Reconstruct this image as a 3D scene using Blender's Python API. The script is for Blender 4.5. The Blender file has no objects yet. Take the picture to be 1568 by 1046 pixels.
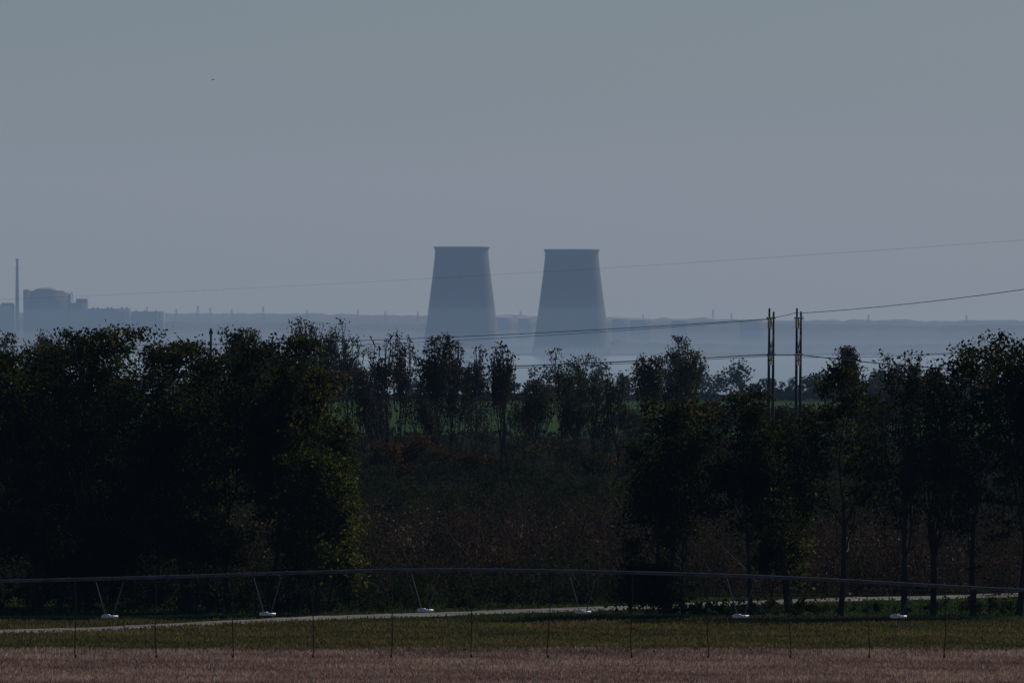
import bpy, math, random
import numpy as np
from mathutils import Vector
random.seed(7); rng=np.random.default_rng(7)
sc=bpy.context.scene
EYE=14.0; F=17422.0; HY=485.0
def X(px,d): return (px-784.0)/F*d
def Z(py,d): return EYE-(py-HY)/F*d
def D(py): return EYE*F/(py-HY)
# ---------------- camera
cam=bpy.data.cameras.new("camera"); co=bpy.data.objects.new("camera",cam); sc.collection.objects.link(co)
cam.lens=400; cam.sensor_width=36; cam.clip_start=1; cam.clip_end=200000
cam.dof.use_dof=True; cam.dof.focus_distance=720; cam.dof.aperture_fstop=5.6
co.location=(0,0,EYE); co.rotation_euler=(math.radians(90)-38.0/F,0,0); sc.camera=co
# ---------------- light
EL=math.radians(36); AZ=math.radians(38)
S=Vector((math.sin(AZ)*math.cos(EL),math.cos(AZ)*math.cos(EL),math.sin(EL)))
sun=bpy.data.lights.new("sun","SUN"); sun.energy=2.5; sun.angle=math.radians(0.5); sun.color=(1,0.92,0.80)
so=bpy.data.objects.new("sun",sun); sc.collection.objects.link(so); so.rotation_euler=S.to_track_quat('Z','Y').to_euler()
w=bpy.data.worlds.new("World"); sc.world=w; w.use_nodes=True
nt=w.node_tree; bg=nt.nodes["Background"]
sky=nt.nodes.new("ShaderNodeTexSky"); sky.sky_type='NISHITA'; sky.sun_disc=False
sky.sun_elevation=EL; sky.sun_rotation=AZ; sky.air_density=1.0; sky.dust_density=1.0; sky.ozone_density=1.5
tn=nt.nodes.new("ShaderNodeMix"); tn.data_type='RGBA'; tn.blend_type='MULTIPLY'; tn.inputs[0].default_value=1; tn.inputs[7].default_value=(.43,.595,.85,1)
nt.links.new(sky.outputs[0],tn.inputs[6]); nt.links.new(tn.outputs[2],bg.inputs[0]); bg.inputs[1].default_value=0.05
sc.view_settings.view_transform='Standard'
try: sc.view_settings.look='None'
except: pass
sc.view_settings.exposure=0
# ---------------- material helpers
def mat(name): 
    m=bpy.data.materials.new(name); m.use_nodes=True; n=m.node_tree; 
    b=n.nodes["Principled BSDF"]; b.inputs["Roughness"].default_value=0.9
    b.inputs["Specular IOR Level"].default_value=0.15
    return m,n,b
def ramp(n,stops,interp='LINEAR'):
    r=n.nodes.new("ShaderNodeValToRGB"); r.color_ramp.interpolation=interp
    e=r.color_ramp.elements
    while len(e)>1: e.remove(e[-1])
    e[0].position=stops[0][0]; e[0].color=(*stops[0][1],1)
    for p,c in stops[1:]:
        q=e.new(p); q.color=(*c,1)
    return r
def noisemat(name,stops,scale,rough=0.9,detail=6,metal=0.0,stretch=None,bump=0.0):
    m,n,b=mat(name)
    g=n.nodes.new("ShaderNodeNewGeometry"); mp=n.nodes.new("ShaderNodeMapping")
    n.links.new(g.outputs["Position"],mp.inputs[0])
    if stretch: mp.inputs["Scale"].default_value=stretch
    t=n.nodes.new("ShaderNodeTexNoise"); t.inputs["Scale"].default_value=scale; t.inputs["Detail"].default_value=detail
    n.links.new(mp.outputs[0],t.inputs["Vector"])
    r=ramp(n,stops); n.links.new(t.outputs["Fac"],r.inputs[0]); n.links.new(r.outputs[0],b.inputs["Base Color"])
    b.inputs["Roughness"].default_value=rough; b.inputs["Metallic"].default_value=metal
    return m
def leafmat(name,stops,trans=0.35):
    m=bpy.data.materials.new(name); m.use_nodes=True; n=m.node_tree; n.nodes.clear()
    out=n.nodes.new("ShaderNodeOutputMaterial"); a=n.nodes.new("ShaderNodeAttribute"); a.attribute_name="tint"
    r=ramp(n,stops); n.links.new(a.outputs["Fac"],r.inputs[0])
    d=n.nodes.new("ShaderNodeBsdfDiffuse"); t=n.nodes.new("ShaderNodeBsdfTranslucent"); x=n.nodes.new("ShaderNodeMixShader")
    x.inputs[0].default_value=trans
    n.links.new(r.outputs[0],d.inputs[0]); n.links.new(r.outputs[0],t.inputs[0])
    n.links.new(d.outputs[0],x.inputs[1]); n.links.new(t.outputs[0],x.inputs[2]); n.links.new(x.outputs[0],out.inputs[0])
    return m
# ---------------- mesh accumulator
class M:
    def __init__(s): s.v=[]; s.q=[]; s.t=[]; s.n=0; s.qm=[]; s.tm=[]; s.tint=[]
    def add(s,v,q,mi=0,tint=None):
        v=np.asarray(v,float).reshape(-1,3); q=np.asarray(q,int)
        s.v.append(v); s.q.append(q+s.n); s.qm.append(np.full(len(q),mi)); s.n+=len(v)
        s.tint.append(np.full(len(v),0.5) if tint is None else tint)
    def box(s,c,h,mi=0):
        c=np.array(c,float);h=np.array(h,float)
        v=np.array([[x,y,z] for x in(-1,1) for y in(-1,1) for z in(-1,1)])*h+c
        s.add(v,[[0,1,3,2],[4,6,7,5],[0,4,5,1],[2,3,7,6],[0,2,6,4],[1,5,7,3]],mi)
    def tube(s,pts,rad,k=5,mi=0):
        pts=np.asarray(pts,float); rad=np.broadcast_to(np.asarray(rad,float),(len(pts),))
        tan=np.gradient(pts,axis=0); tan/=np.linalg.norm(tan,axis=1)[:,None]+1e-9
        ref=np.array([0,0,1.0]) if abs(tan[:,2]).mean()<0.8 else np.array([1.0,0,0])
        a=np.cross(tan,ref); a/=np.linalg.norm(a,axis=1)[:,None]+1e-9; b=np.cross(tan,a)
        th=np.arange(k)/k*2*np.pi
        v=pts[:,None]+rad[:,None,None]*(np.cos(th)[None,:,None]*a[:,None]+np.sin(th)[None,:,None]*b[:,None])
        m=len(pts); i=np.arange(m-1)[:,None]*k; j=np.arange(k)[None]; j2=(j+1)%k
        q=np.stack([i+j,i+j2,i+k+j2,i+k+j],-1).reshape(-1,4)
        s.add(v.reshape(-1,3),q,mi)
    def leaves(s,c,size,mi=0,tint=None,asp=0.6,flat=0.0):
        N=len(c); size=np.broadcast_to(size,(N,))
        a=rng.normal(size=(N,3)); a[:,2]*=(1-flat); a/=np.linalg.norm(a,axis=1)[:,None]
        b=rng.normal(size=(N,3)); b-= (a*b).sum(1)[:,None]*a; b/=np.linalg.norm(b,axis=1)[:,None]
        a=a*size[:,None]*0.5; b=b*size[:,None]*0.5*asp
        v=np.stack([c-a,c-b*0.9+a*0.1,c+a,c+b+a*0.15],1).reshape(-1,3)
        if tint is None: tint=rng.random(N)
        s.add(v,np.arange(N*4).reshape(-1,4),mi,np.repeat(tint,4))
    def build(s,name,mats,smooth=False,parent=None):
        v=np.concatenate(s.v); q=np.concatenate(s.q); mi=np.concatenate(s.qm)
        me=bpy.data.meshes.new(name); me.vertices.add(len(v)); me.vertices.foreach_set("co",v.ravel())
        me.loops.add(q.size); me.loops.foreach_set("vertex_index",q.ravel().astype(np.int32))
        me.polygons.add(len(q)); me.polygons.foreach_set("loop_start",(np.arange(len(q))*4).astype(np.int32))
        me.polygons.foreach_set("loop_total",np.full(len(q),4,np.int32))
        me.polygons.foreach_set("material_index",mi.astype(np.int32))
        if smooth: me.polygons.foreach_set("use_smooth",np.ones(len(q),bool))
        at=me.attributes.new("tint",'FLOAT','POINT'); at.data.foreach_set("value",np.concatenate(s.tint).astype(np.float32))
        me.update(calc_edges=True)
        for m in mats: me.materials.append(m)
        o=bpy.data.objects.new(name,me); sc.collection.objects.link(o)
        if parent: o.parent=parent
        return o
def empty(name):
    o=bpy.data.objects.new(name,None); sc.collection.objects.link(o); return o
# ---------------- haze (absorbing volumes; their emission stands in for scattered daylight)
def volume(name,lo,hi,sig,inf):
    m=bpy.data.materials.new(name+"_glowing_air"); m.use_nodes=True; n=m.node_tree; n.nodes.clear()
    out=n.nodes.new("ShaderNodeOutputMaterial"); ab=n.nodes.new("ShaderNodeVolumeAbsorption"); em=n.nodes.new("ShaderNodeEmission"); ad=n.nodes.new("ShaderNodeAddShader")
    smax=max(sig)*1.25
    ab.inputs["Color"].default_value=(1-sig[0]/smax,1-sig[1]/smax,1-sig[2]/smax,1); ab.inputs["Density"].default_value=smax
    e=[sig[i]*inf[i] for i in range(3)]; me_=max(e)
    em.inputs[0].default_value=(e[0]/me_,e[1]/me_,e[2]/me_,1); em.inputs[1].default_value=me_
    n.links.new(ab.outputs[0],ad.inputs[0]); n.links.new(em.outputs[0],ad.inputs[1]); n.links.new(ad.outputs[0],out.inputs["Volume"])
    try: m.cycles.homogeneous_volume=True
    except Exception: pass
    a=M(); lo=np.array(lo,float); hi=np.array(hi,float); a.box((lo+hi)/2,(hi-lo)/2)
    return a.build(name,[m])
HZ=(0.270,0.292,0.345)
volume("haze",(-9000,-900,-70),(9000,42000,620),(0.9e-5,1.3e-5,1.8e-5),HZ)
volume("field_haze",(-8650,1050,-64),(8650,2690,480),(1.6e-5,2.4e-5,3.6e-5),HZ)
volume("lake_haze",(-8700,2700,-65),(8700,41000,500),(1.1e-5,1.5e-5,2.0e-5),HZ)
volume("lake_mist",(-8500,3300,-60),(8500,26000,-22),(3.2e-5,3.8e-5,4.4e-5),(0.222,0.262,0.325))
volume("lake_mist",(-8530,3250,-61),(8530,26400,-6),(2.4e-5,2.8e-5,3.3e-5),(0.217,0.26,0.325))
volume("lake_mist",(-8560,3200,-62),(8560,26800,22),(0.9e-5,1.1e-5,1.3e-5),(0.222,0.262,0.325))
# ---------------- ground
def gz(y):
    return np.interp(y,[-1000,2050,2350,3000,3400,14200,14600,17000,22000,30000,40000],[0,0,-3,-34,-44,-44,-35,-32,-24,-16,-16])
a=M()
ys=np.array([-800,0,300,450,600,900,1300,1800,2050,2200,2350,2700,3000,3400,6000,10000,14200,14600,17000,19500,22000,26000,30000,40000.]); xs=np.linspace(-8450,8450,41)
gx,gy=np.meshgrid(xs,ys); v=np.stack([gx,gy,gz(gy)],-1).reshape(-1,3); nx=len(xs)
q=[[r*nx+c,r*nx+c+1,(r+1)*nx+c+1,(r+1)*nx+c] for r in range(len(ys)-1) for c in range(nx-1)]
a.add(v,q)
gm,n,b=mat("ground_soil_and_crops")
g=n.nodes.new("ShaderNodeNewGeometry"); sx=n.nodes.new("ShaderNodeSeparateXYZ"); n.links.new(g.outputs["Position"],sx.inputs[0])
t=n.nodes.new("ShaderNodeTexNoise"); t.inputs["Scale"].default_value=0.35; t.inputs["Detail"].default_value=8; n.links.new(g.outputs["Position"],t.inputs["Vector"])
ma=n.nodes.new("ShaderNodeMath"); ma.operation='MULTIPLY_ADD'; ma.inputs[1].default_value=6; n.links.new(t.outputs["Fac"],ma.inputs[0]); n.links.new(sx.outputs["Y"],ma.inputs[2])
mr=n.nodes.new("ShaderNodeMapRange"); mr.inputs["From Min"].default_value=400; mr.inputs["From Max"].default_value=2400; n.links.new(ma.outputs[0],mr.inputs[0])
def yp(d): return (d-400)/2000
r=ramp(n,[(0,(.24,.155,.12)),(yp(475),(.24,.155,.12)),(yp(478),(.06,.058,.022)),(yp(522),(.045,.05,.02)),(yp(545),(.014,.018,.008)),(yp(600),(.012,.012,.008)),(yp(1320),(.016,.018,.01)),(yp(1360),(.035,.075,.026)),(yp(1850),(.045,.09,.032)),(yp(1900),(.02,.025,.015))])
n.links.new(mr.outputs[0],r.inputs[0])
t2=n.nodes.new("ShaderNodeTexNoise"); t2.inputs["Scale"].default_value=3; t2.inputs["Detail"].default_value=8; n.links.new(g.outputs["Position"],t2.inputs["Vector"])
mx=n.nodes.new("ShaderNodeMix"); mx.data_type='RGBA'; mx.blend_type='MULTIPLY'; mx.inputs[0].default_value=1
r2=ramp(n,[(.3,(.5,.5,.5)),(.7,(1.4,1.35,1.3))]); n.links.new(t2.outputs["Fac"],r2.inputs[0])
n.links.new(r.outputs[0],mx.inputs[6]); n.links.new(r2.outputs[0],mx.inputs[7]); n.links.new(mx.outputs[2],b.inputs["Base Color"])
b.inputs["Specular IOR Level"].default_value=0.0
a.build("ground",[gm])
# lake
a=M(); a.add([[-8400,2710,-36],[8400,2710,-36],[8400,14560,-36],[-8400,14560,-36]],[[0,1,2,3]])
lm,n,b=mat("lake_water"); b.inputs["Base Color"].default_value=(.03,.05,.06,1); b.inputs["Specular IOR Level"].default_value=.5; b.inputs["IOR"].default_value=1.33
t=n.nodes.new("ShaderNodeTexNoise"); t.inputs["Scale"].default_value=.02; g=n.nodes.new("ShaderNodeNewGeometry"); n.links.new(g.outputs["Position"],t.inputs["Vector"])
rr=n.nodes.new("ShaderNodeMapRange"); rr.inputs[3].default_value=.08; rr.inputs[4].default_value=.2; n.links.new(t.outputs["Fac"],rr.inputs[0]); n.links.new(rr.outputs[0],b.inputs["Roughness"])
a.build("lake",[lm])
# dirt road
rp=[(-300,972),(-100,970),(0,967),(150,963),(350,953),(500,946),(650,942),(800,936),(950,931),(1100,925),(1300,918),(1568,911),(1750,907)]
rd=np.array([[X(px,D(py)),D(py)] for px,py in rp])
rx=np.linspace(rd[0,0],rd[-1,0],120); ry=np.interp(rx,rd[:,0],rd[:,1])+np.convolve(rng.normal(size=120),np.ones(9)/9,'same')*1.2; roady=lambda x: np.interp(x,rd[:,0],rd[:,1])
hw=3.8+rng.normal(size=120)*.4
v=[];
for i in range(120): 
    v+= [[rx[i],ry[i]-hw[i],.02],[rx[i],ry[i]-.6,.05],[rx[i],ry[i]+.6,.05],[rx[i],ry[i]+hw[i],.02]]
q=[[i*4+k,(i+1)*4+k,(i+1)*4+k+1,i*4+k+1] for i in range(119) for k in range(3)]
a=M(); a.add(v,q); a.build("dirt_road",[noisemat("dirt_road_dust",[(.35,(.06,.052,.048)),(.65,(.23,.21,.20))],.5,stretch=(.5,1.4,1))])
# grass field & stubble
def blades(name,N,y0,y1,hmin,hmax,wd,m,half=34,skiproad=True):
    x=rng.uniform(-half,half,N); y=rng.uniform(y0,y1,N)
    cl=np.sin(x*.9+np.sin(y*.31)*2)*.5+np.sin(y*.7+x*.23)*.5
    if skiproad:
        k=np.abs(y-roady(x))>4.2-1.0*(rng.random(N)**3)*3; x=x[k];y=y[k];cl=cl[k]; N=len(x)
    h=rng.uniform(hmin,hmax,N)*(1+.25*cl); an=rng.uniform(0,np.pi,N); lx=rng.normal(size=N)*.35*h; ly=rng.normal(size=N)*.35*h
    dx=np.cos(an)*wd; dy=np.sin(an)*wd*.5
    z=np.zeros(N)
    v=np.stack([np.stack([x-dx,y-dy,z-.01],1),np.stack([x+dx,y+dy,z-.01],1),np.stack([x+dx*.3+lx,y+dy*.3+ly,h],1),np.stack([x-dx*.3+lx,y-dy*.3+ly,h*.95],1)],1).reshape(-1,3)
    tt=np.clip(.5+.2*cl+.15*np.sin(x*.17+1.3)*np.sin(y*.21)+rng.normal(size=N)*.2,0,1)
    a=M(); a.add(v,np.arange(N*4).reshape(-1,4),0,np.repeat(tt,4)); return a.build(name,[m])
gmat=leafmat("grass_blades",[(0,(.04,.046,.015)),(.5,(.085,.082,.030)),(1,(.19,.135,.06))],.4)
blades("grass_field",80000,476,522,.05,.16,.05,gmat)
blades("grass_verge",40000,522,566,.05,.14,.05,leafmat("verge_blades",[(0,(.02,.028,.009)),(.6,(.045,.075,.018)),(1,(.08,.09,.03))],.4),38)
blades("stubble_field",110000,425,478,.04,.18,.035,leafmat("stubble_straw",[(0,(.13,.085,.065)),(.5,(.30,.205,.155)),(1,(.60,.44,.34))],.25),30,False)
# ---------------- trees
bark=noisemat("tree_bark",[(.3,(.022,.018,.015)),(.7,(.06,.05,.042))],3,stretch=(3,3,.6))
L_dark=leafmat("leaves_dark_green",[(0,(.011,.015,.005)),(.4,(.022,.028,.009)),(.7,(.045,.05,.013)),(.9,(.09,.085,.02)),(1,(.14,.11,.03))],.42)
L_sunlit=leafmat("leaves_sunlit_yellow_green",[(0,(.014,.020,.007)),(.45,(.034,.044,.012)),(1,(.15,.155,.035))],.45)  # sunlit look of the cluster's edge put into the leaf colour
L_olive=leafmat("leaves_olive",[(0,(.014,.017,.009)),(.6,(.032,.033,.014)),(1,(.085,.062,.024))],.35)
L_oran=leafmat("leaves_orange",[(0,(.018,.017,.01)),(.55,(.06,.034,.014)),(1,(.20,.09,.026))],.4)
def skeleton(seed,trunk=.32,up=.10,spread=1.0,kids=(4,4,3,3),multi=1,msep=.05,wob=1.0):
    r=random.Random(seed); polys=[]
    def grow(p,d,L,rad,lvl):
        n=5; pts=[p.copy()]; rs=[rad]; dirs=[d.copy()]
        for i in range(n):
            d=d+np.array([r.gauss(0,1),r.gauss(0,1),r.gauss(0,.7)])*(.14 if lvl==0 else .24)*wob+np.array([0,0,up]); d=d/np.linalg.norm(d)
            p=p+d*L/n; pts.append(p.copy()); rs.append(rad*(1-.5*(i+1)/n) if lvl<4 else rad*(1-.8*(i+1)/n)); dirs.append(d.copy())
        polys.append((lvl,np.array(pts),np.array(rs)))
        if lvl>=len(kids): return
        k=kids[lvl]; az0=r.uniform(0,6.28)
        for j in range(k):
            f=(.45 if lvl==0 else .3)+(1-(.45 if lvl==0 else .3))*(j+1)/k
            idx=min(n,max(1,int(round(f*n)))); ang=math.radians(r.uniform(22,58))*spread
            if j==k-1: ang*=.35
            az=az0+j*2.4+r.uniform(-.5,.5); dd=dirs[idx]
            u=np.cross(dd,[.3,.9,.1]); u/=np.linalg.norm(u); w_=np.cross(dd,u)
            nd=dd*math.cos(ang)+(u*math.cos(az)+w_*math.sin(az))*math.sin(ang)
            grow(pts[idx],nd,L*r.uniform(.55,.88)*(1.25 if lvl==0 else 1),rs[idx]*r.uniform(.55,.75),lvl+1)
    for s in range(multi):
        grow(np.array([r.uniform(-msep,msep)*(multi>1),r.uniform(-msep,msep)*(multi>1),0]),np.array([r.gauss(0,.08*multi),r.gauss(0,.07),1.0]),trunk*r.uniform(.8,1.1),.02,0)
    return polys
def tree(name,x,y,h,w,seed,leafm,nleaf=22,lsize=.26,cr=.5,keep=1.0,lowcut=0.0,tintbias=0.0,twig=1.0,lowkeep=0.0,ztop=99.8,**kw):
    polys=skeleton(seed,**kw)
    allp=np.concatenate([p for _,p,_ in polys]); 
    zmax=np.percentile(allp[:,2],ztop); wx=(np.percentile(allp[:,0],98)-np.percentile(allp[:,0],2))
    sz=(h-cr*.6)/zmax; sxy=(w-cr)/wx; hm=h
    def warp(p):
        q_=p*np.array([sxy,sxy,sz]); over=q_[:,2]-hm*.90; q_[:,2]=np.where(over>0,hm*.90+hm*.13*np.tanh(over/(hm*.18)),q_[:,2]); return q_
    a=M(); base=np.array([x,y,-.05])
    for lvl,p,r in polys:
        if lvl==4 and (seed+int(p[0,0]*1e4))%2 and nleaf>14: continue
        a.tube(warp(p)+base,np.maximum(r*h*.75,.013*twig),6 if lvl<2 else 4,0)
    C=[];T=[]
    for lvl,p,r in polys:
        if lvl<2: continue
        P=warp(p)+base
        for idx in ((2,5) if lvl==2 else (3,5)):
            if rng.random()>keep: continue
            if P[idx][2]<lowcut*h*rng.uniform(.8,1.15) and rng.random()>lowkeep: continue
            m=int(nleaf*rng.uniform(.3,1.6)); cc=P[idx]+rng.normal(size=(m,3))*cr*np.array([1,1,.62])*rng.uniform(.35,1.0)
            tb=rng.normal(.42+tintbias,.19)+.12*(P[idx][0]-x)/max(w*.5,1)  # leaf tint rises toward the right: sun side painted into the crown
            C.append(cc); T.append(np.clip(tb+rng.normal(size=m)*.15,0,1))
    C=np.concatenate(C);T=np.concatenate(T)
    k=C[:,2]>.3; C=C[k];T=T[k]
    a.leaves(C,lsize*rng.uniform(.6,1.4,len(C)),1,T)
    return a.build(name,[bark,leafm])
near=[(-30,938,556,210,L_dark,40),(45,936,548,200,L_dark,32),(122,938,520,205,L_dark,34),(205,934,518,205,L_dark,34),(285,937,542,180,L_dark,34),(350,934,552,170,L_dark,36),(412,936,530,180,L_dark,44),(462,934,575,140,L_dark,38),(90,930,600,190,L_dark,30),(245,928,600,190,L_dark,30),
 (1008,944,622,120,L_dark,22),(1048,940,690,110,L_dark,18),(1150,942,608,125,L_dark,26),(1218,938,655,110,L_dark,16),(1287,944,570,170,L_dark,28),(1385,946,540,90,L_olive,10),(1430,942,558,90,L_olive,9),(1490,944,542,130,L_dark,22),(1560,942,526,150,L_dark,30),(1630,940,530,170,L_dark,34)]
for i,(px,by,ty,wp,lm_,nl) in enumerate(near):
    d=D(by); h=(by-ty)/F*d; wd=wp/F*d; rt_=i>=10
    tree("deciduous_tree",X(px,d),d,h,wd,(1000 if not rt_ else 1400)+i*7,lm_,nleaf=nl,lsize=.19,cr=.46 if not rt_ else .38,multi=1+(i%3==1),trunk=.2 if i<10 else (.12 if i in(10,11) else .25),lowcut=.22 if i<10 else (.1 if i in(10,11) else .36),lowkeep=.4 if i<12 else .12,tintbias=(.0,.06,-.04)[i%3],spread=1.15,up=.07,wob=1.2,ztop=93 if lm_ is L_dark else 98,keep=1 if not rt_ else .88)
for px,by,ty,wp,nl in ((485,940,690,110,30),(455,942,770,110,28),(503,938,800,50,22),(300,941,760,150,26),(60,941,780,160,26),(160,941,800,140,22),(1178,936,800,80,10),(990,946,860,70,22)):
    d=D(by); tree("young_tree",X(px,d),d,(by-ty)/F*d,wp/F*d,77+px,L_sunlit if px>450 and px!=990 else L_dark,nleaf=nl,lsize=.19,cr=.4,trunk=.1,tintbias=.0,ztop=97)
mid=[(592,506,50,L_olive,5),(612,512,32,L_olive,5),(668,510,52,L_olive,10),(690,520,36,L_olive,7),(640,592,50,L_olive,4),(725,532,44,L_olive,5),(768,524,36,L_olive,7),(778,542,40,L_olive,5),(820,580,54,L_dark,5),(852,532,44,L_dark,7),(880,542,50,L_dark,7),(910,562,54,L_dark,5),(943,568,50,L_dark,5),(560,564,44,L_olive,5),(575,602,44,L_olive,4),(708,584,44,L_olive,4),(742,600,44,L_olive,4),(800,600,50,L_olive,4),(925,606,44,L_olive,4),(655,606,44,L_olive,4),(888,600,44,L_olive,4),
 (480,486,50,L_dark,8),(502,490,50,L_dark,7),(532,512,50,L_olive,5),(355,499,56,L_dark,12),(380,503,56,L_dark,11),(412,520,60,L_dark,12),(25,502,66,L_dark,14),(55,506,66,L_dark,12),(1050,516,50,L_dark,11),(1030,534,60,L_dark,9),(1000,540,46,L_dark,8),(1296,528,30,L_olive,9),(1085,612,90,L_dark,12),(1420,570,90,L_dark,9),(1120,620,80,L_dark,11),(1195,616,80,L_olive,10),(1250,610,90,L_dark,11),(1340,600,90,L_olive,9),(1380,606,90,L_dark,9),(1500,600,90,L_dark,9),(970,622,60,L_olive,7)]
for i,(px,ty,wp,lm_,nl) in enumerate(mid):
    by=738-7*((i*7)%6)- (0 if i<21 else 14); d=D(by); h=(by-ty)/F*d; wd=wp/F*d
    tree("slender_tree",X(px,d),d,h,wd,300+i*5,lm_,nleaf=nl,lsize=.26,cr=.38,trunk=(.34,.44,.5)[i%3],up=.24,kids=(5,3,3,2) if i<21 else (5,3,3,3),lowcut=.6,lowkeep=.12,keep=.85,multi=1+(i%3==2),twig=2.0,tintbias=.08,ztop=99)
for k,(px,ty) in enumerate(((578,668),(632,658),(606,700),(718,690),(925,690),(668,680))):
    tree("autumn_tree",X(px,960+k*4),960+k*4,(735-ty)/F*960,2.4,501+k,L_oran,nleaf=6,lsize=.26,cr=.45,trunk=.25,tintbias=.0 if k<2 else -.12)
# ---------------- shrubs masses
def thicket(name,rows,m,per,lsize,twigs=0,sub=7,tb=0,road=False):
    a=M();C=[];T=[]
    for (d,x0,x1,step,hgt,var) in rows:
        x=x0
        while x<x1:
            h=hgt*rng.uniform(1-var,1+var); yy=(d+(roady(x) if road else 0))+rng.uniform(-1,1)*step*1.2; bt=rng.normal(.42+tb,.16); z0=float(gz(yy))
            for k in range(sub):
                rr=h*.42; c=np.array([x+rng.normal()*step*.4,yy+rng.normal()*step*.4,z0+h*rng.uniform(.12,.82)])
                mm=int(per/sub*rng.uniform(.5,1.5)); q=rng.normal(size=(mm,3)); q/=np.linalg.norm(q,axis=1)[:,None]; q*=(rng.random(mm)**.45)[:,None]*rr*rng.uniform(.5,.85)
                C.append(c+q); T.append(np.clip(bt+rng.normal(0,.08)+rng.normal(size=mm)*.13,0,1))
            for k in range(twigs):
                bx=x+rng.normal()*step*.3; t_=np.array([rng.normal()*.35,rng.normal()*.35,1])*h*rng.uniform(.8,1.2)
                p0=np.array([bx,yy,z0]); p1=p0+t_*.5+rng.normal(size=3)*.1; a.tube(np.array([p0,p1,p0+t_]),[.03,.02,.01],3,1)
            x+=step*rng.uniform(.6,1.4)
    C=np.concatenate(C);T=np.concatenate(T); k=C[:,2]>gz(C[:,1])-.1; C=C[k];T=T[k]
    a.leaves(C,lsize*rng.uniform(.6,1.4,len(C)),0,T)
    return a.build(name,[m,twigm])
twigm=noisemat("grey_twigs",[(.3,(.03,.027,.024)),(.7,(.11,.10,.09))],4)
L_red=leafmat("shrub_russet_leaves",[(0,(.016,.017,.011)),(.4,(.038,.033,.019)),(.7,(.068,.042,.027)),(.88,(.11,.055,.036)),(.97,(.15,.11,.085)),(1,(.26,.24,.22))],.35)
L_hedge=leafmat("hedge_leaves",[(0,(.010,.015,.006)),(.6,(.026,.034,.012)),(1,(.06,.058,.02))],.35)
thicket("shrub_thicket",[(9,-11,9,1.1,1.2,.4),(14,-12,9,1.2,1.8,.3),(20,-14,9,1.3,2.4,.3)],L_hedge,420,.15,twigs=3,tb=.0,road=True)
thicket("shrub_thicket",[(572,-12,27,1.3,2.2,.3),(580,-14,27,1.4,2.8,.3),(592,-27,27,1.4,3.2,.25),(604,-28,28,1.5,3.6,.25),(618,-30,30,1.6,3.8,.25),(640,-30,30,1.8,3.8,.2),(670,-32,32,2,3.6,.2),(705,-34,34,2.2,3.2,.2)],L_red,460,.16,twigs=5,tb=.04)
thicket("hedge",[(770,-40,40,2.0,2.7,.3),(800,-40,40,2.2,2.5,.3),(840,-42,42,2.4,2.4,.3),(890,-44,44,2.6,2.4,.3),(940,-46,46,2.8,2.6,.4)],L_hedge,380,.24,tb=.1)
thicket("undergrowth",[(975,-50,50,2.2,3.0,.45),(1010,-52,52,2.6,3.0,.4),(1100,-56,56,2.8,2.4,.4),(1200,-60,60,3,1.7,.4),(1330,-66,66,3.0,1.0,.4)],L_olive,420,.28,twigs=2,tb=-.04)
thicket("tree_row_undergrowth",[(543,-27,-9.3,1.2,1.9,.5),(549,-27,-9,1.3,3.6,.4),(558,-28,-9.2,1.4,5.0,.3)],L_hedge,520,.19,twigs=2,tb=-.05)
thicket("tree_row_undergrowth",[(532,6.5,14,1.2,.7,.6),(536,9,27,1.3,.8,.6),(540,5,8,1.2,2.0,.4)],L_hedge,200,.18,twigs=2)
# distant treelines
def dline(name,segs,m,per,ls):
    a=M();C=[];T=[]
    for (px0,px1,ty,by,d,step) in segs:
        x=X(px0,d)
        while x<X(px1,d):
            h=(Z(ty,d)-float(gz(d)))*rng.uniform(.72,1.08); yy=d+rng.uniform(-25,25); bt=rng.normal(.4,.15); z0=float(gz(yy)); wx=step*rng.uniform(.6,1.1)
            for k in range(9):
                c=np.array([x+rng.normal()*wx*.5,yy+rng.normal()*wx*.4,z0+h*rng.uniform(.1,.85)]); mm=int(per/9)
                q=rng.normal(size=(mm,3)); q/=np.linalg.norm(q,axis=1)[:,None]; q*=(rng.random(mm)**.4)[:,None]*h*.24
                C.append(c+q);T.append(np.clip(bt+rng.normal(size=mm)*.15,0,1))
            x+=step*rng.uniform(.5,1.3)
    C=np.concatenate(C);T=np.concatenate(T); a.leaves(C,ls*rng.uniform(.6,1.4,len(C)),0,T); return a.build(name,[m])
dline("distant_treeline",[(-150,240,575,612,1980,3.5),(240,530,560,612,1980,3.5),(515,640,548,612,2000,3),(640,700,560,612,2000,3),(690,780,552,612,1990,3),(780,845,582,612,1990,3),(840,960,556,612,1980,3),(955,990,590,612,1980,3),(988,1065,548,612,1960,3),(1060,1145,546,612,1990,3),(1145,1180,587,612,1980,3),(1175,1235,577,612,1980,3),(1240,1420,570,612,1980,3.5),(1340,1700,556,612,1990,3),
 (500,1700,602,615,1920,2.2),(500,1700,603,615,1930,2.5),(1250,1700,590,615,1940,2.5)],L_hedge,500,.55)
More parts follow.
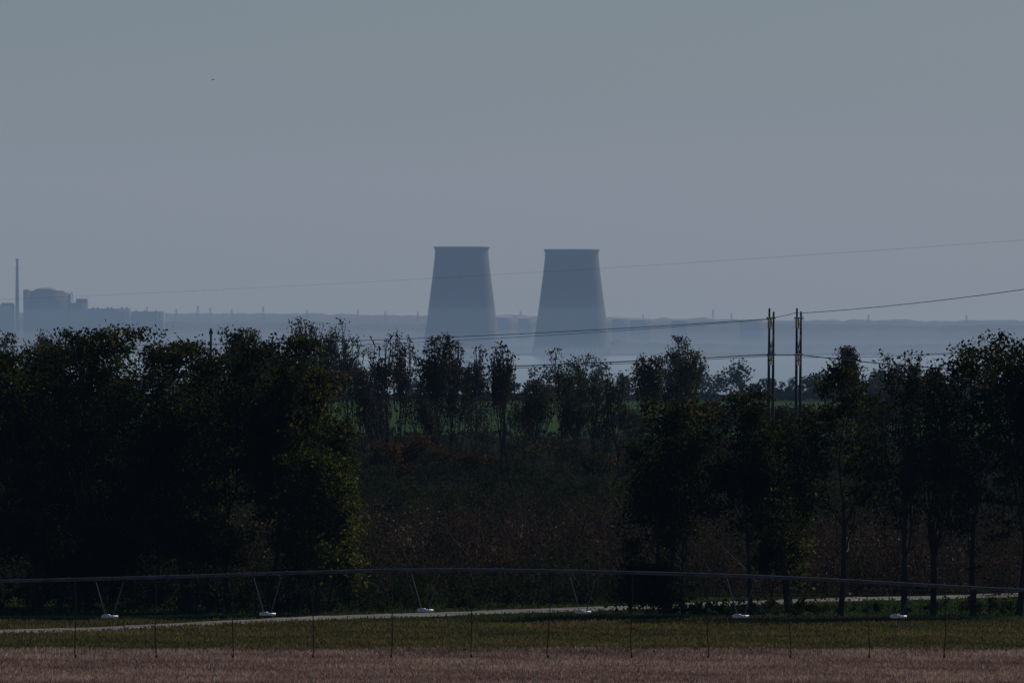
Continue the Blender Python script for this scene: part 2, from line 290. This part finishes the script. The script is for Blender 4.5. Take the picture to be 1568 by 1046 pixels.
# ---------------- far land ridges (beyond lake)
farm=noisemat("far_woodland",[(.3,(.03,.04,.03)),(.7,(.07,.075,.05))],.01)
def ridge(name,d,prof,amp,step):
    a=M(); xs=np.arange(X(-500,d),X(2100,d),step); px=xs/d*F+784
    top=np.interp(px,[p[0] for p in prof],[p[1] for p in prof]); nz=rng.normal(size=len(xs)); nz=np.convolve(nz,[.3,.5,.3],'same')
    nz2=np.convolve(rng.normal(size=len(xs)),np.ones(15)/15,'same')*2.5
    z=EYE-(top-HY)/F*d+(nz+nz2)*amp; b=float(gz(d))-6; n_=len(xs)
    v=np.stack([np.stack([xs,xs*0+d-90,xs*0+b],1),np.stack([xs,xs*0+d-25,z*.96+b*.04],1),np.stack([xs,xs*0+d,z],1),np.stack([xs,xs*0+d+90,xs*0+b],1)],1).reshape(-1,3)
    q=[[i*4+k,(i+1)*4+k,(i+1)*4+k+1,i*4+k+1] for i in range(n_-1) for k in range(3)]; a.add(v,q); return a.build(name,[farm])
ridge("distant_hills",22500,[(-500,474),(250,479),(500,482),(800,484),(1000,487),(1250,491),(1568,490),(2100,491)],1.5,8)
ridge("lakeshore_woodland",18700,[(-500,484),(200,489),(600,496),(940,490),(1300,495),(1568,498),(2100,500)],1.4,7)
ridge("lakeshore_woodland",15200,[(-500,520),(100,514),(300,524),(600,528),(800,536),(940,524),(1300,530),(1568,522),(2100,526)],1.6,6)
# ---------------- cooling towers
conc=noisemat("tower_concrete",[(.3,(.09,.09,.09)),(.7,(.14,.138,.135))],.03,stretch=(1,1,.25))
dark=noisemat("dark_opening",[(.3,(.02,.02,.02)),(.7,(.03,.03,.03))],1)
def ctower(px,ty):
    d=14700.; s=F/d; par=empty("cooling_tower"); par.location=(X(px,d),d,0)
    z0=-35.; ztop=Z(ty,d); Hh=ztop-z0
    f=np.linspace(0,1,40)
    rt=41.0/s; rb=59./s
    rad=rt+(rb-rt)*np.clip(1-f/.93,0,1)**1.12
    N=96; th=np.arange(N)/N*2*np.pi
    z=z0+9+(Hh-9)*f
    def shell(rr,zz,name,mats=[conc]):
        a=M(); fl=1+0.003*np.where(np.arange(N)%2,1,-1)
        v=np.stack([rr[:,None]*fl*np.cos(th),rr[:,None]*fl*np.sin(th),np.repeat(zz[:,None],N,1)],-1).reshape(-1,3)
        m=len(rr); q=[[i*N+j,i*N+(j+1)%N,(i+1)*N+(j+1)%N,(i+1)*N+j] for i in range(m-1) for j in range(N)]
        a.add(v,q); return a.build(name,mats,parent=par)
    shell(rad,z,"shell"); shell(rad-.9,z,"inner_shell")
    shell(np.array([rt-1.,rt-1.,rt+1.3,rt+1.3,rt-.1]),np.array([ztop-2.5,ztop+.4,ztop+.4,ztop-1.8,ztop-2.8]),"rim_gallery")
    shell(np.array([rb+1,rb+1.5,rb-1.5]),np.array([z0+8.,z0+9.6,z0+9.8]),"base_ring")
    a=M(); K=44
    for k in range(K):
        t0=k/K*2*math.pi
        for s_ in(-1,1):
            t1=t0+s_*math.pi/K
            a.tube([[ (rb+3)*math.cos(t0),(rb+3)*math.sin(t0),z0-2],[(rb)*math.cos(t1),(rb)*math.sin(t1),z0+9]],.6,5)
    a.build("support_columns",[conc],parent=par)
    a=M(); v=np.stack([ (rb+7)*np.cos(th),(rb+7)*np.sin(th),th*0+z0],1); v2=v.copy(); v2[:,2]=z0+2.2
    a.add(np.concatenate([v,v2]),[[j,(j+1)%N,N+(j+1)%N,N+j] for j in range(N)]); a.build("water_basin",[conc],parent=par)
ctower(707,378.5); ctower(875.5,382.5)
# ---------------- power plant
d=18000.; s=F/d; par=empty("power_plant_building")
pl=noisemat("plant_concrete",[(.3,(.16,.16,.165)),(.7,(.25,.25,.25))],.05)
def pbox(name,x0,x1,ty,dep=30,y=d,by=None,parent=par):
    z1=Z(ty,d); z0=-34 if by is None else Z(by,d); a=M(); a.box(((X(x0,d)+X(x1,d))/2,y,(z0+z1)/2),((X(x1,d)-X(x0,d))/2,dep,(z1-z0)/2)); return a.build(name,[pl],parent=parent)
pbox("reactor_block",38,104,448); pbox("reactor_roof_step",44,98,445.5,26,by=448); 
a=M(); R=18/s; N=24; prof=[(R,0),(R*.97,1.5),(R*.8,3.2),(R*.5,4.6),(R*.2,5.3),(.2,5.4)]
v=[[X(70,d)+r_*math.cos(k/N*6.2832),d+r_*math.sin(k/N*6.2832),Z(445.6,d)+z_] for r_,z_ in prof for k in range(N)]
a.add(v,[[i*N+j,i*N+(j+1)%N,(i+1)*N+(j+1)%N,(i+1)*N+j] for i in range(5) for j in range(N)]); a.build("containment_dome",[pl],parent=par)
pbox("stair_tower",37,46,443.5,12,y=d-22); pbox("crane_housing",103,109,450,8); pbox("auxiliary_block",107,135,464); pbox("auxiliary_roof",117,134,457.5,20,by=464)
pbox("turbine_hall",134,200,472.5,25); pbox("turbine_hall_extension",198,250,477,25,y=d+40); pbox("deaerator_block",-60,22,469); pbox("service_block",3,22,464,15,by=469,y=d-5); pbox("annex",-80,4,466,18,y=d+60)
a=M()
for px in (143,150,166,171,187,195,209,222,239):
    a.box((X(px,d),d-10,Z(472 if px<200 else 476.5,d)),(1.5,1.5,1.5))
a.build("roof_vents",[pl],parent=par)
a=M()
for px in range(142,250,6):
    a.box((X(px,d),d-25.4 if px<198 else d+14.6,Z(484,d)),(1.4,.3,5))
a.build("window_strips",[dark],parent=par)
st=empty("ventilation_stack"); a=M(); xx=X(28,d)
zz=np.linspace(-34,Z(397,d),14); a.tube([[xx,d-40,z_] for z_ in zz],np.linspace(4.0,1.8,14),16); a.build("stack_shaft",[pl],parent=st)
a=M()
for py in(397.5,412,430,447): a.tube([[xx,d-40,Z(py,d)-.8],[xx,d-40,Z(py,d)+.8]],3.0,16)
a.build("stack_galleries",[pl],parent=st)
# low sheds on the far shore around the towers
for px,wd,ty in ((770,26,484.5),(803,20,485.5),(948,22,486.5),(980,30,488),(1040,24,488.5),(1150,34,490)):
    y_=18600.; par2=empty("industrial_shed"); z1=Z(ty,y_); z0=-32; x0=X(px-wd/2,y_); x1=X(px+wd/2,y_)
    a=M(); a.box(((x0+x1)/2,y_,(z0+z1-2)/2),((x1-x0)/2,14,(z1-2-z0)/2)); a.build("walls",[pl],parent=par2)
    a=M(); zr=z1-1.98; a.add([[x0-1,y_-15,zr],[x1+1,y_-15,zr],[x1+1,y_,zr+2.6],[x0-1,y_,zr+2.6],[x0-1,y_+15,zr],[x1+1,y_+15,zr]],[[0,1,2,3],[3,2,5,4]]); a.build("roof",[pl],parent=par2)
steel=noisemat("galvanised_steel",[(.3,(.14,.15,.16)),(.7,(.25,.26,.27))],2,rough=.6)
def lattice(px,ty,d,by=488):
    a=M(); x=X(px,d); z1=Z(ty,d); z0=Z(by,d)-8; H=z1-z0; wb=H*.10; wt=.7
    for sx_ in(-1,1):
        for sy in(-1,1): a.tube([[x+sx_*wb,d+sy*wb,z0],[x+sx_*wt,d+sy*wt,z1]],.4,4)
    for k in range(6):
        f0=k/6;f1=(k+1)/6; w0=wb+(wt-wb)*f0;w1=wb+(wt-wb)*f1
        a.tube([[x-w0,d-w0,z0+H*f0],[x+w1,d-w1,z0+H*f1]],.15,4); a.tube([[x+w0,d-w0,z0+H*f0],[x-w1,d-w1,z0+H*f1]],.15,4)
    for f,wd_ in((.7,4),(.82,5),(.93,3.5)): a.tube([[x-wd_*.3,d-wd_,z0+H*f],[x+wd_*.3,d+wd_,z0+H*f]],.25,4)
    a.build("lattice_pylon",[steel])
for px,ty in((110,447),(303,468),(322,471),(403,470),(548,474),(797,476),(1092,474),(1120,480),(1330,482),(1480,483),(225,470),(470,475),(640,477),(270,473),(355,474),(590,477),(985,482),(1230,484)): lattice(px,ty,19000)
# ---------------- power poles with crossarms
pm=noisemat("weathered_pole_concrete",[(.3,(.045,.04,.038)),(.7,(.08,.072,.068))],3)
ins=noisemat("insulator_ceramic",[(.3,(.04,.03,.03)),(.7,(.08,.06,.05))],5,rough=.4)
def hframe(pxs,d):
    par=empty("power_line_pylon"); x=[X(p,d) for p in pxs]; zt=Z(472,d); ysep=2.6
    a=M()
    for i,xx in enumerate(x):
        a.tube([[xx,d+(-1,1)[i]*ysep,-.5],[xx-.03,d+(-1,1)[i]*ysep,zt*.5],[xx+.04,d+(-1,1)[i]*ysep,zt-i*.3]],[.17,.13,.085],8)
    a.build("posts",[pm],parent=par); a=M()
    xm=sum(x)/2
    for py in(487,543):
        z=Z(py,d); a.tube([[x[0]-.22,d-5,z],[x[1]+.22,d+5,z]],.08,4)
        a.tube([[x[0],d-ysep,z-1.3],[xm,d,z]],.04,4); a.tube([[x[1],d+ysep,z-1.3],[xm,d,z]],.04,4)
    z=Z(512,d); a.tube([[x[0],d-ysep,z],[x[1],d+ysep,z-2.6]],.04,4); a.tube([[x[0],d-ysep,z-2.6],[x[1],d+ysep,z]],.04,4)
    a.build("crossarms",[pm],parent=par); a=M()
    for py in(487,543):
        for yy in(-4.6,0,4.6):
            xx=xm+(x[1]-x[0])/2*yy/ysep*.75
            for k in range(5): a.tube([[xx,d+yy,Z(py,d)-.12-k*.16],[xx,d+yy,Z(py,d)-.2-k*.16]],[.06,.16],8)
            a.tube([[xx,d+yy,Z(py,d)],[xx,d+yy,Z(py,d)-.95]],.03,4)
    a.build("insulators",[ins],parent=par)
hframe((1176.5,1185),1000.); hframe((1218.5,1227),1000.)
def pole(px,ty,d):
    par=empty("utility_pole"); a=M(); x=X(px,d); z=Z(ty,d)
    a.tube([[x,d,-.3],[x,d,z]],[.13,.09],8); a.build("post",[pm],parent=par); a=M()
    a.tube([[x-.1,d-1,z-.5],[x+.1,d+1,z-.5]],.05,4)
    for k in(-.9,0,.9): a.tube([[x+k*.1,d+k,z-.5],[x+k*.1,d+k,z-.2]],.05,6)
    a.build("crossarm",[pm],parent=par)
pole(323,503,960)
wire=noisemat("aluminium_wire",[(.3,(.04,.04,.045)),(.7,(.08,.08,.09))],1,rough=.5)
a=M()
def w_(p0,p1,sag,r=.03):
    p0=np.array([X(p0[0],p0[2]),p0[2],Z(p0[1],p0[2])]);p1=np.array([X(p1[0],p1[2]),p1[2],Z(p1[1],p1[2])])
    t=np.linspace(0,1,40)[:,None]; p=p0+(p1-p0)*t; p[:,2]-=sag*4*(t*(1-t))[:,0]; a.tube(p,r,4)
w_((-500,520,1100),(1182,488,998),1.4,.028); w_((-500,528,1110),(1182,489,1003),1.6,.018)
w_((-500,575,1100),(1177,543,998),.9,.045); w_((-500,566,1110),(1186,545,1003),1.2,.025)
w_((1182,487,998),(1222,478,998),.05,.025); w_((1182,543,998),(1222,543,998),.05,.04)
w_((1222,480,998),(1900,388,700),.5,.026); w_((1222,543,998),(1900,575,800),.6,.042); w_((1222,547,1003),(1900,480,760),.9,.02)
w_((-500,474,1500),(2100,328,900),1.2,.007)
a.build("power_lines",[wire])
# ---------------- irrigation machine
d=436.; par=empty("irrigation_machine")
gal=noisemat("galvanised_pipe",[(.3,(.035,.05,.065)),(.7,(.075,.10,.125))],2,rough=.7,metal=0)
pp=[(-400,900),(-200,896),(0,890),(200,885),(400,879),(500,875),(650,872),(800,873),(900,875),(1100,880),(1250,886),(1400,895),(1568,904),(1800,914),(2000,920)]
pxs=np.linspace(-400,2000,140); pz=np.interp(pxs,[p[0] for p in pp],[p[1] for p in pp]); pz=np.convolve(np.pad(pz,6,'edge'),np.ones(13)/13,'valid')
zf=lambda px: Z(np.interp(px,pxs,pz),d)
a=M(); a.tube([[X(p,d),d,zf(p)] for p in pxs],.065,10)
for px in range(-380,1990,242): a.tube([[X(px,d),d,zf(px)],[X(px+3,d),d,zf(px+3)]],.09,10)
a.build("water_pipe",[gal],smooth=True,parent=par)
a=M(); b_=M()
nodes=[168+241.6*k for k in range(-2,8)]
for px in nodes:
    x=X(px,d); zp=max(zf(px)-1.55,Z(944,d))
    for s_ in(-1,1):
        a.tube([[X(px,d)-.55,d,zf(px-22)-.05],[x-.12,d+s_*.9,zp]],.011,4); a.tube([[X(px,d)+.55,d,zf(px+22)-.05],[x+.12,d+s_*.9,zp]],.011,4)
    a.tube([[x,d-.9,zp],[x,d+.9,zp]],.02,5)
    b_.box((x,d,zp),(.31,.34,.04)); b_.box((x-.12,d-.1,zp+.065),(.14,.12,.025))
for i in range(len(nodes)-1):
    for s_ in(-1,1):
        z0=max(zf(nodes[i])-1.55,Z(944,d)); z1=max(zf(nodes[i+1])-1.55,Z(944,d)); a.tube([[X(nodes[i],d),d+s_*.9,z0],[X(nodes[i+1],d),d+s_*.9,z1]],.004,4)
a.build("truss_rods",[gal],parent=par)
b_.build("truss_plates",[noisemat("zinc_glint",[(.3,(.6,.62,.65)),(.7,(.78,.8,.82))],3,rough=.4,metal=.4)],parent=par)  # sun glint on the plates put into a pale base colour
a=M(); hose=noisemat("rubber_hose",[(.3,(.02,.02,.02)),(.7,(.035,.035,.04))],3)
for k in range(-5,17):
    px=115+121.3*k+rng.normal()*2; x=X(px,d); lean=rng.normal()*.06; zt=zf(px)
    t=np.linspace(0,1,7); a.tube([[x+lean*f+.03*math.sin(f*5+k),d+.05,zt-(zt-Z(1002,d))*f] for f in t],.022,5)
    a.tube([[x+lean,d+.05,Z(1002,d)],[x+lean,d+.05,Z(1005,d)],[x+lean,d+.05,Z(1007,d)]],[.03,.05,.03],6)
a.build("drop_hoses",[hose],parent=par)
# bird
bd=2000.; a=M(); bx,bz=X(326,bd),Z(123,bd)
a.tube([[bx-.2,bd,bz],[bx-.08,bd,bz+.02],[bx+.08,bd,bz+.02],[bx+.18,bd,bz+.04],[bx+.25,bd,bz+.03]],[.02,.06,.07,.04,.01],6)
a.add([[bx-.08,bd,bz+.05],[bx+.12,bd,bz+.05],[bx+.05,bd-.4,bz+.2],[bx-.08,bd-.6,bz+.12]],[[0,1,2,3]]); a.add([[bx-.08,bd,bz+.05],[bx+.12,bd,bz+.05],[bx+.05,bd+.4,bz+.2],[bx-.08,bd+.6,bz+.12]],[[0,1,2,3]])
a.build("flying_bird",[ins])
print("objects",len(bpy.data.objects))
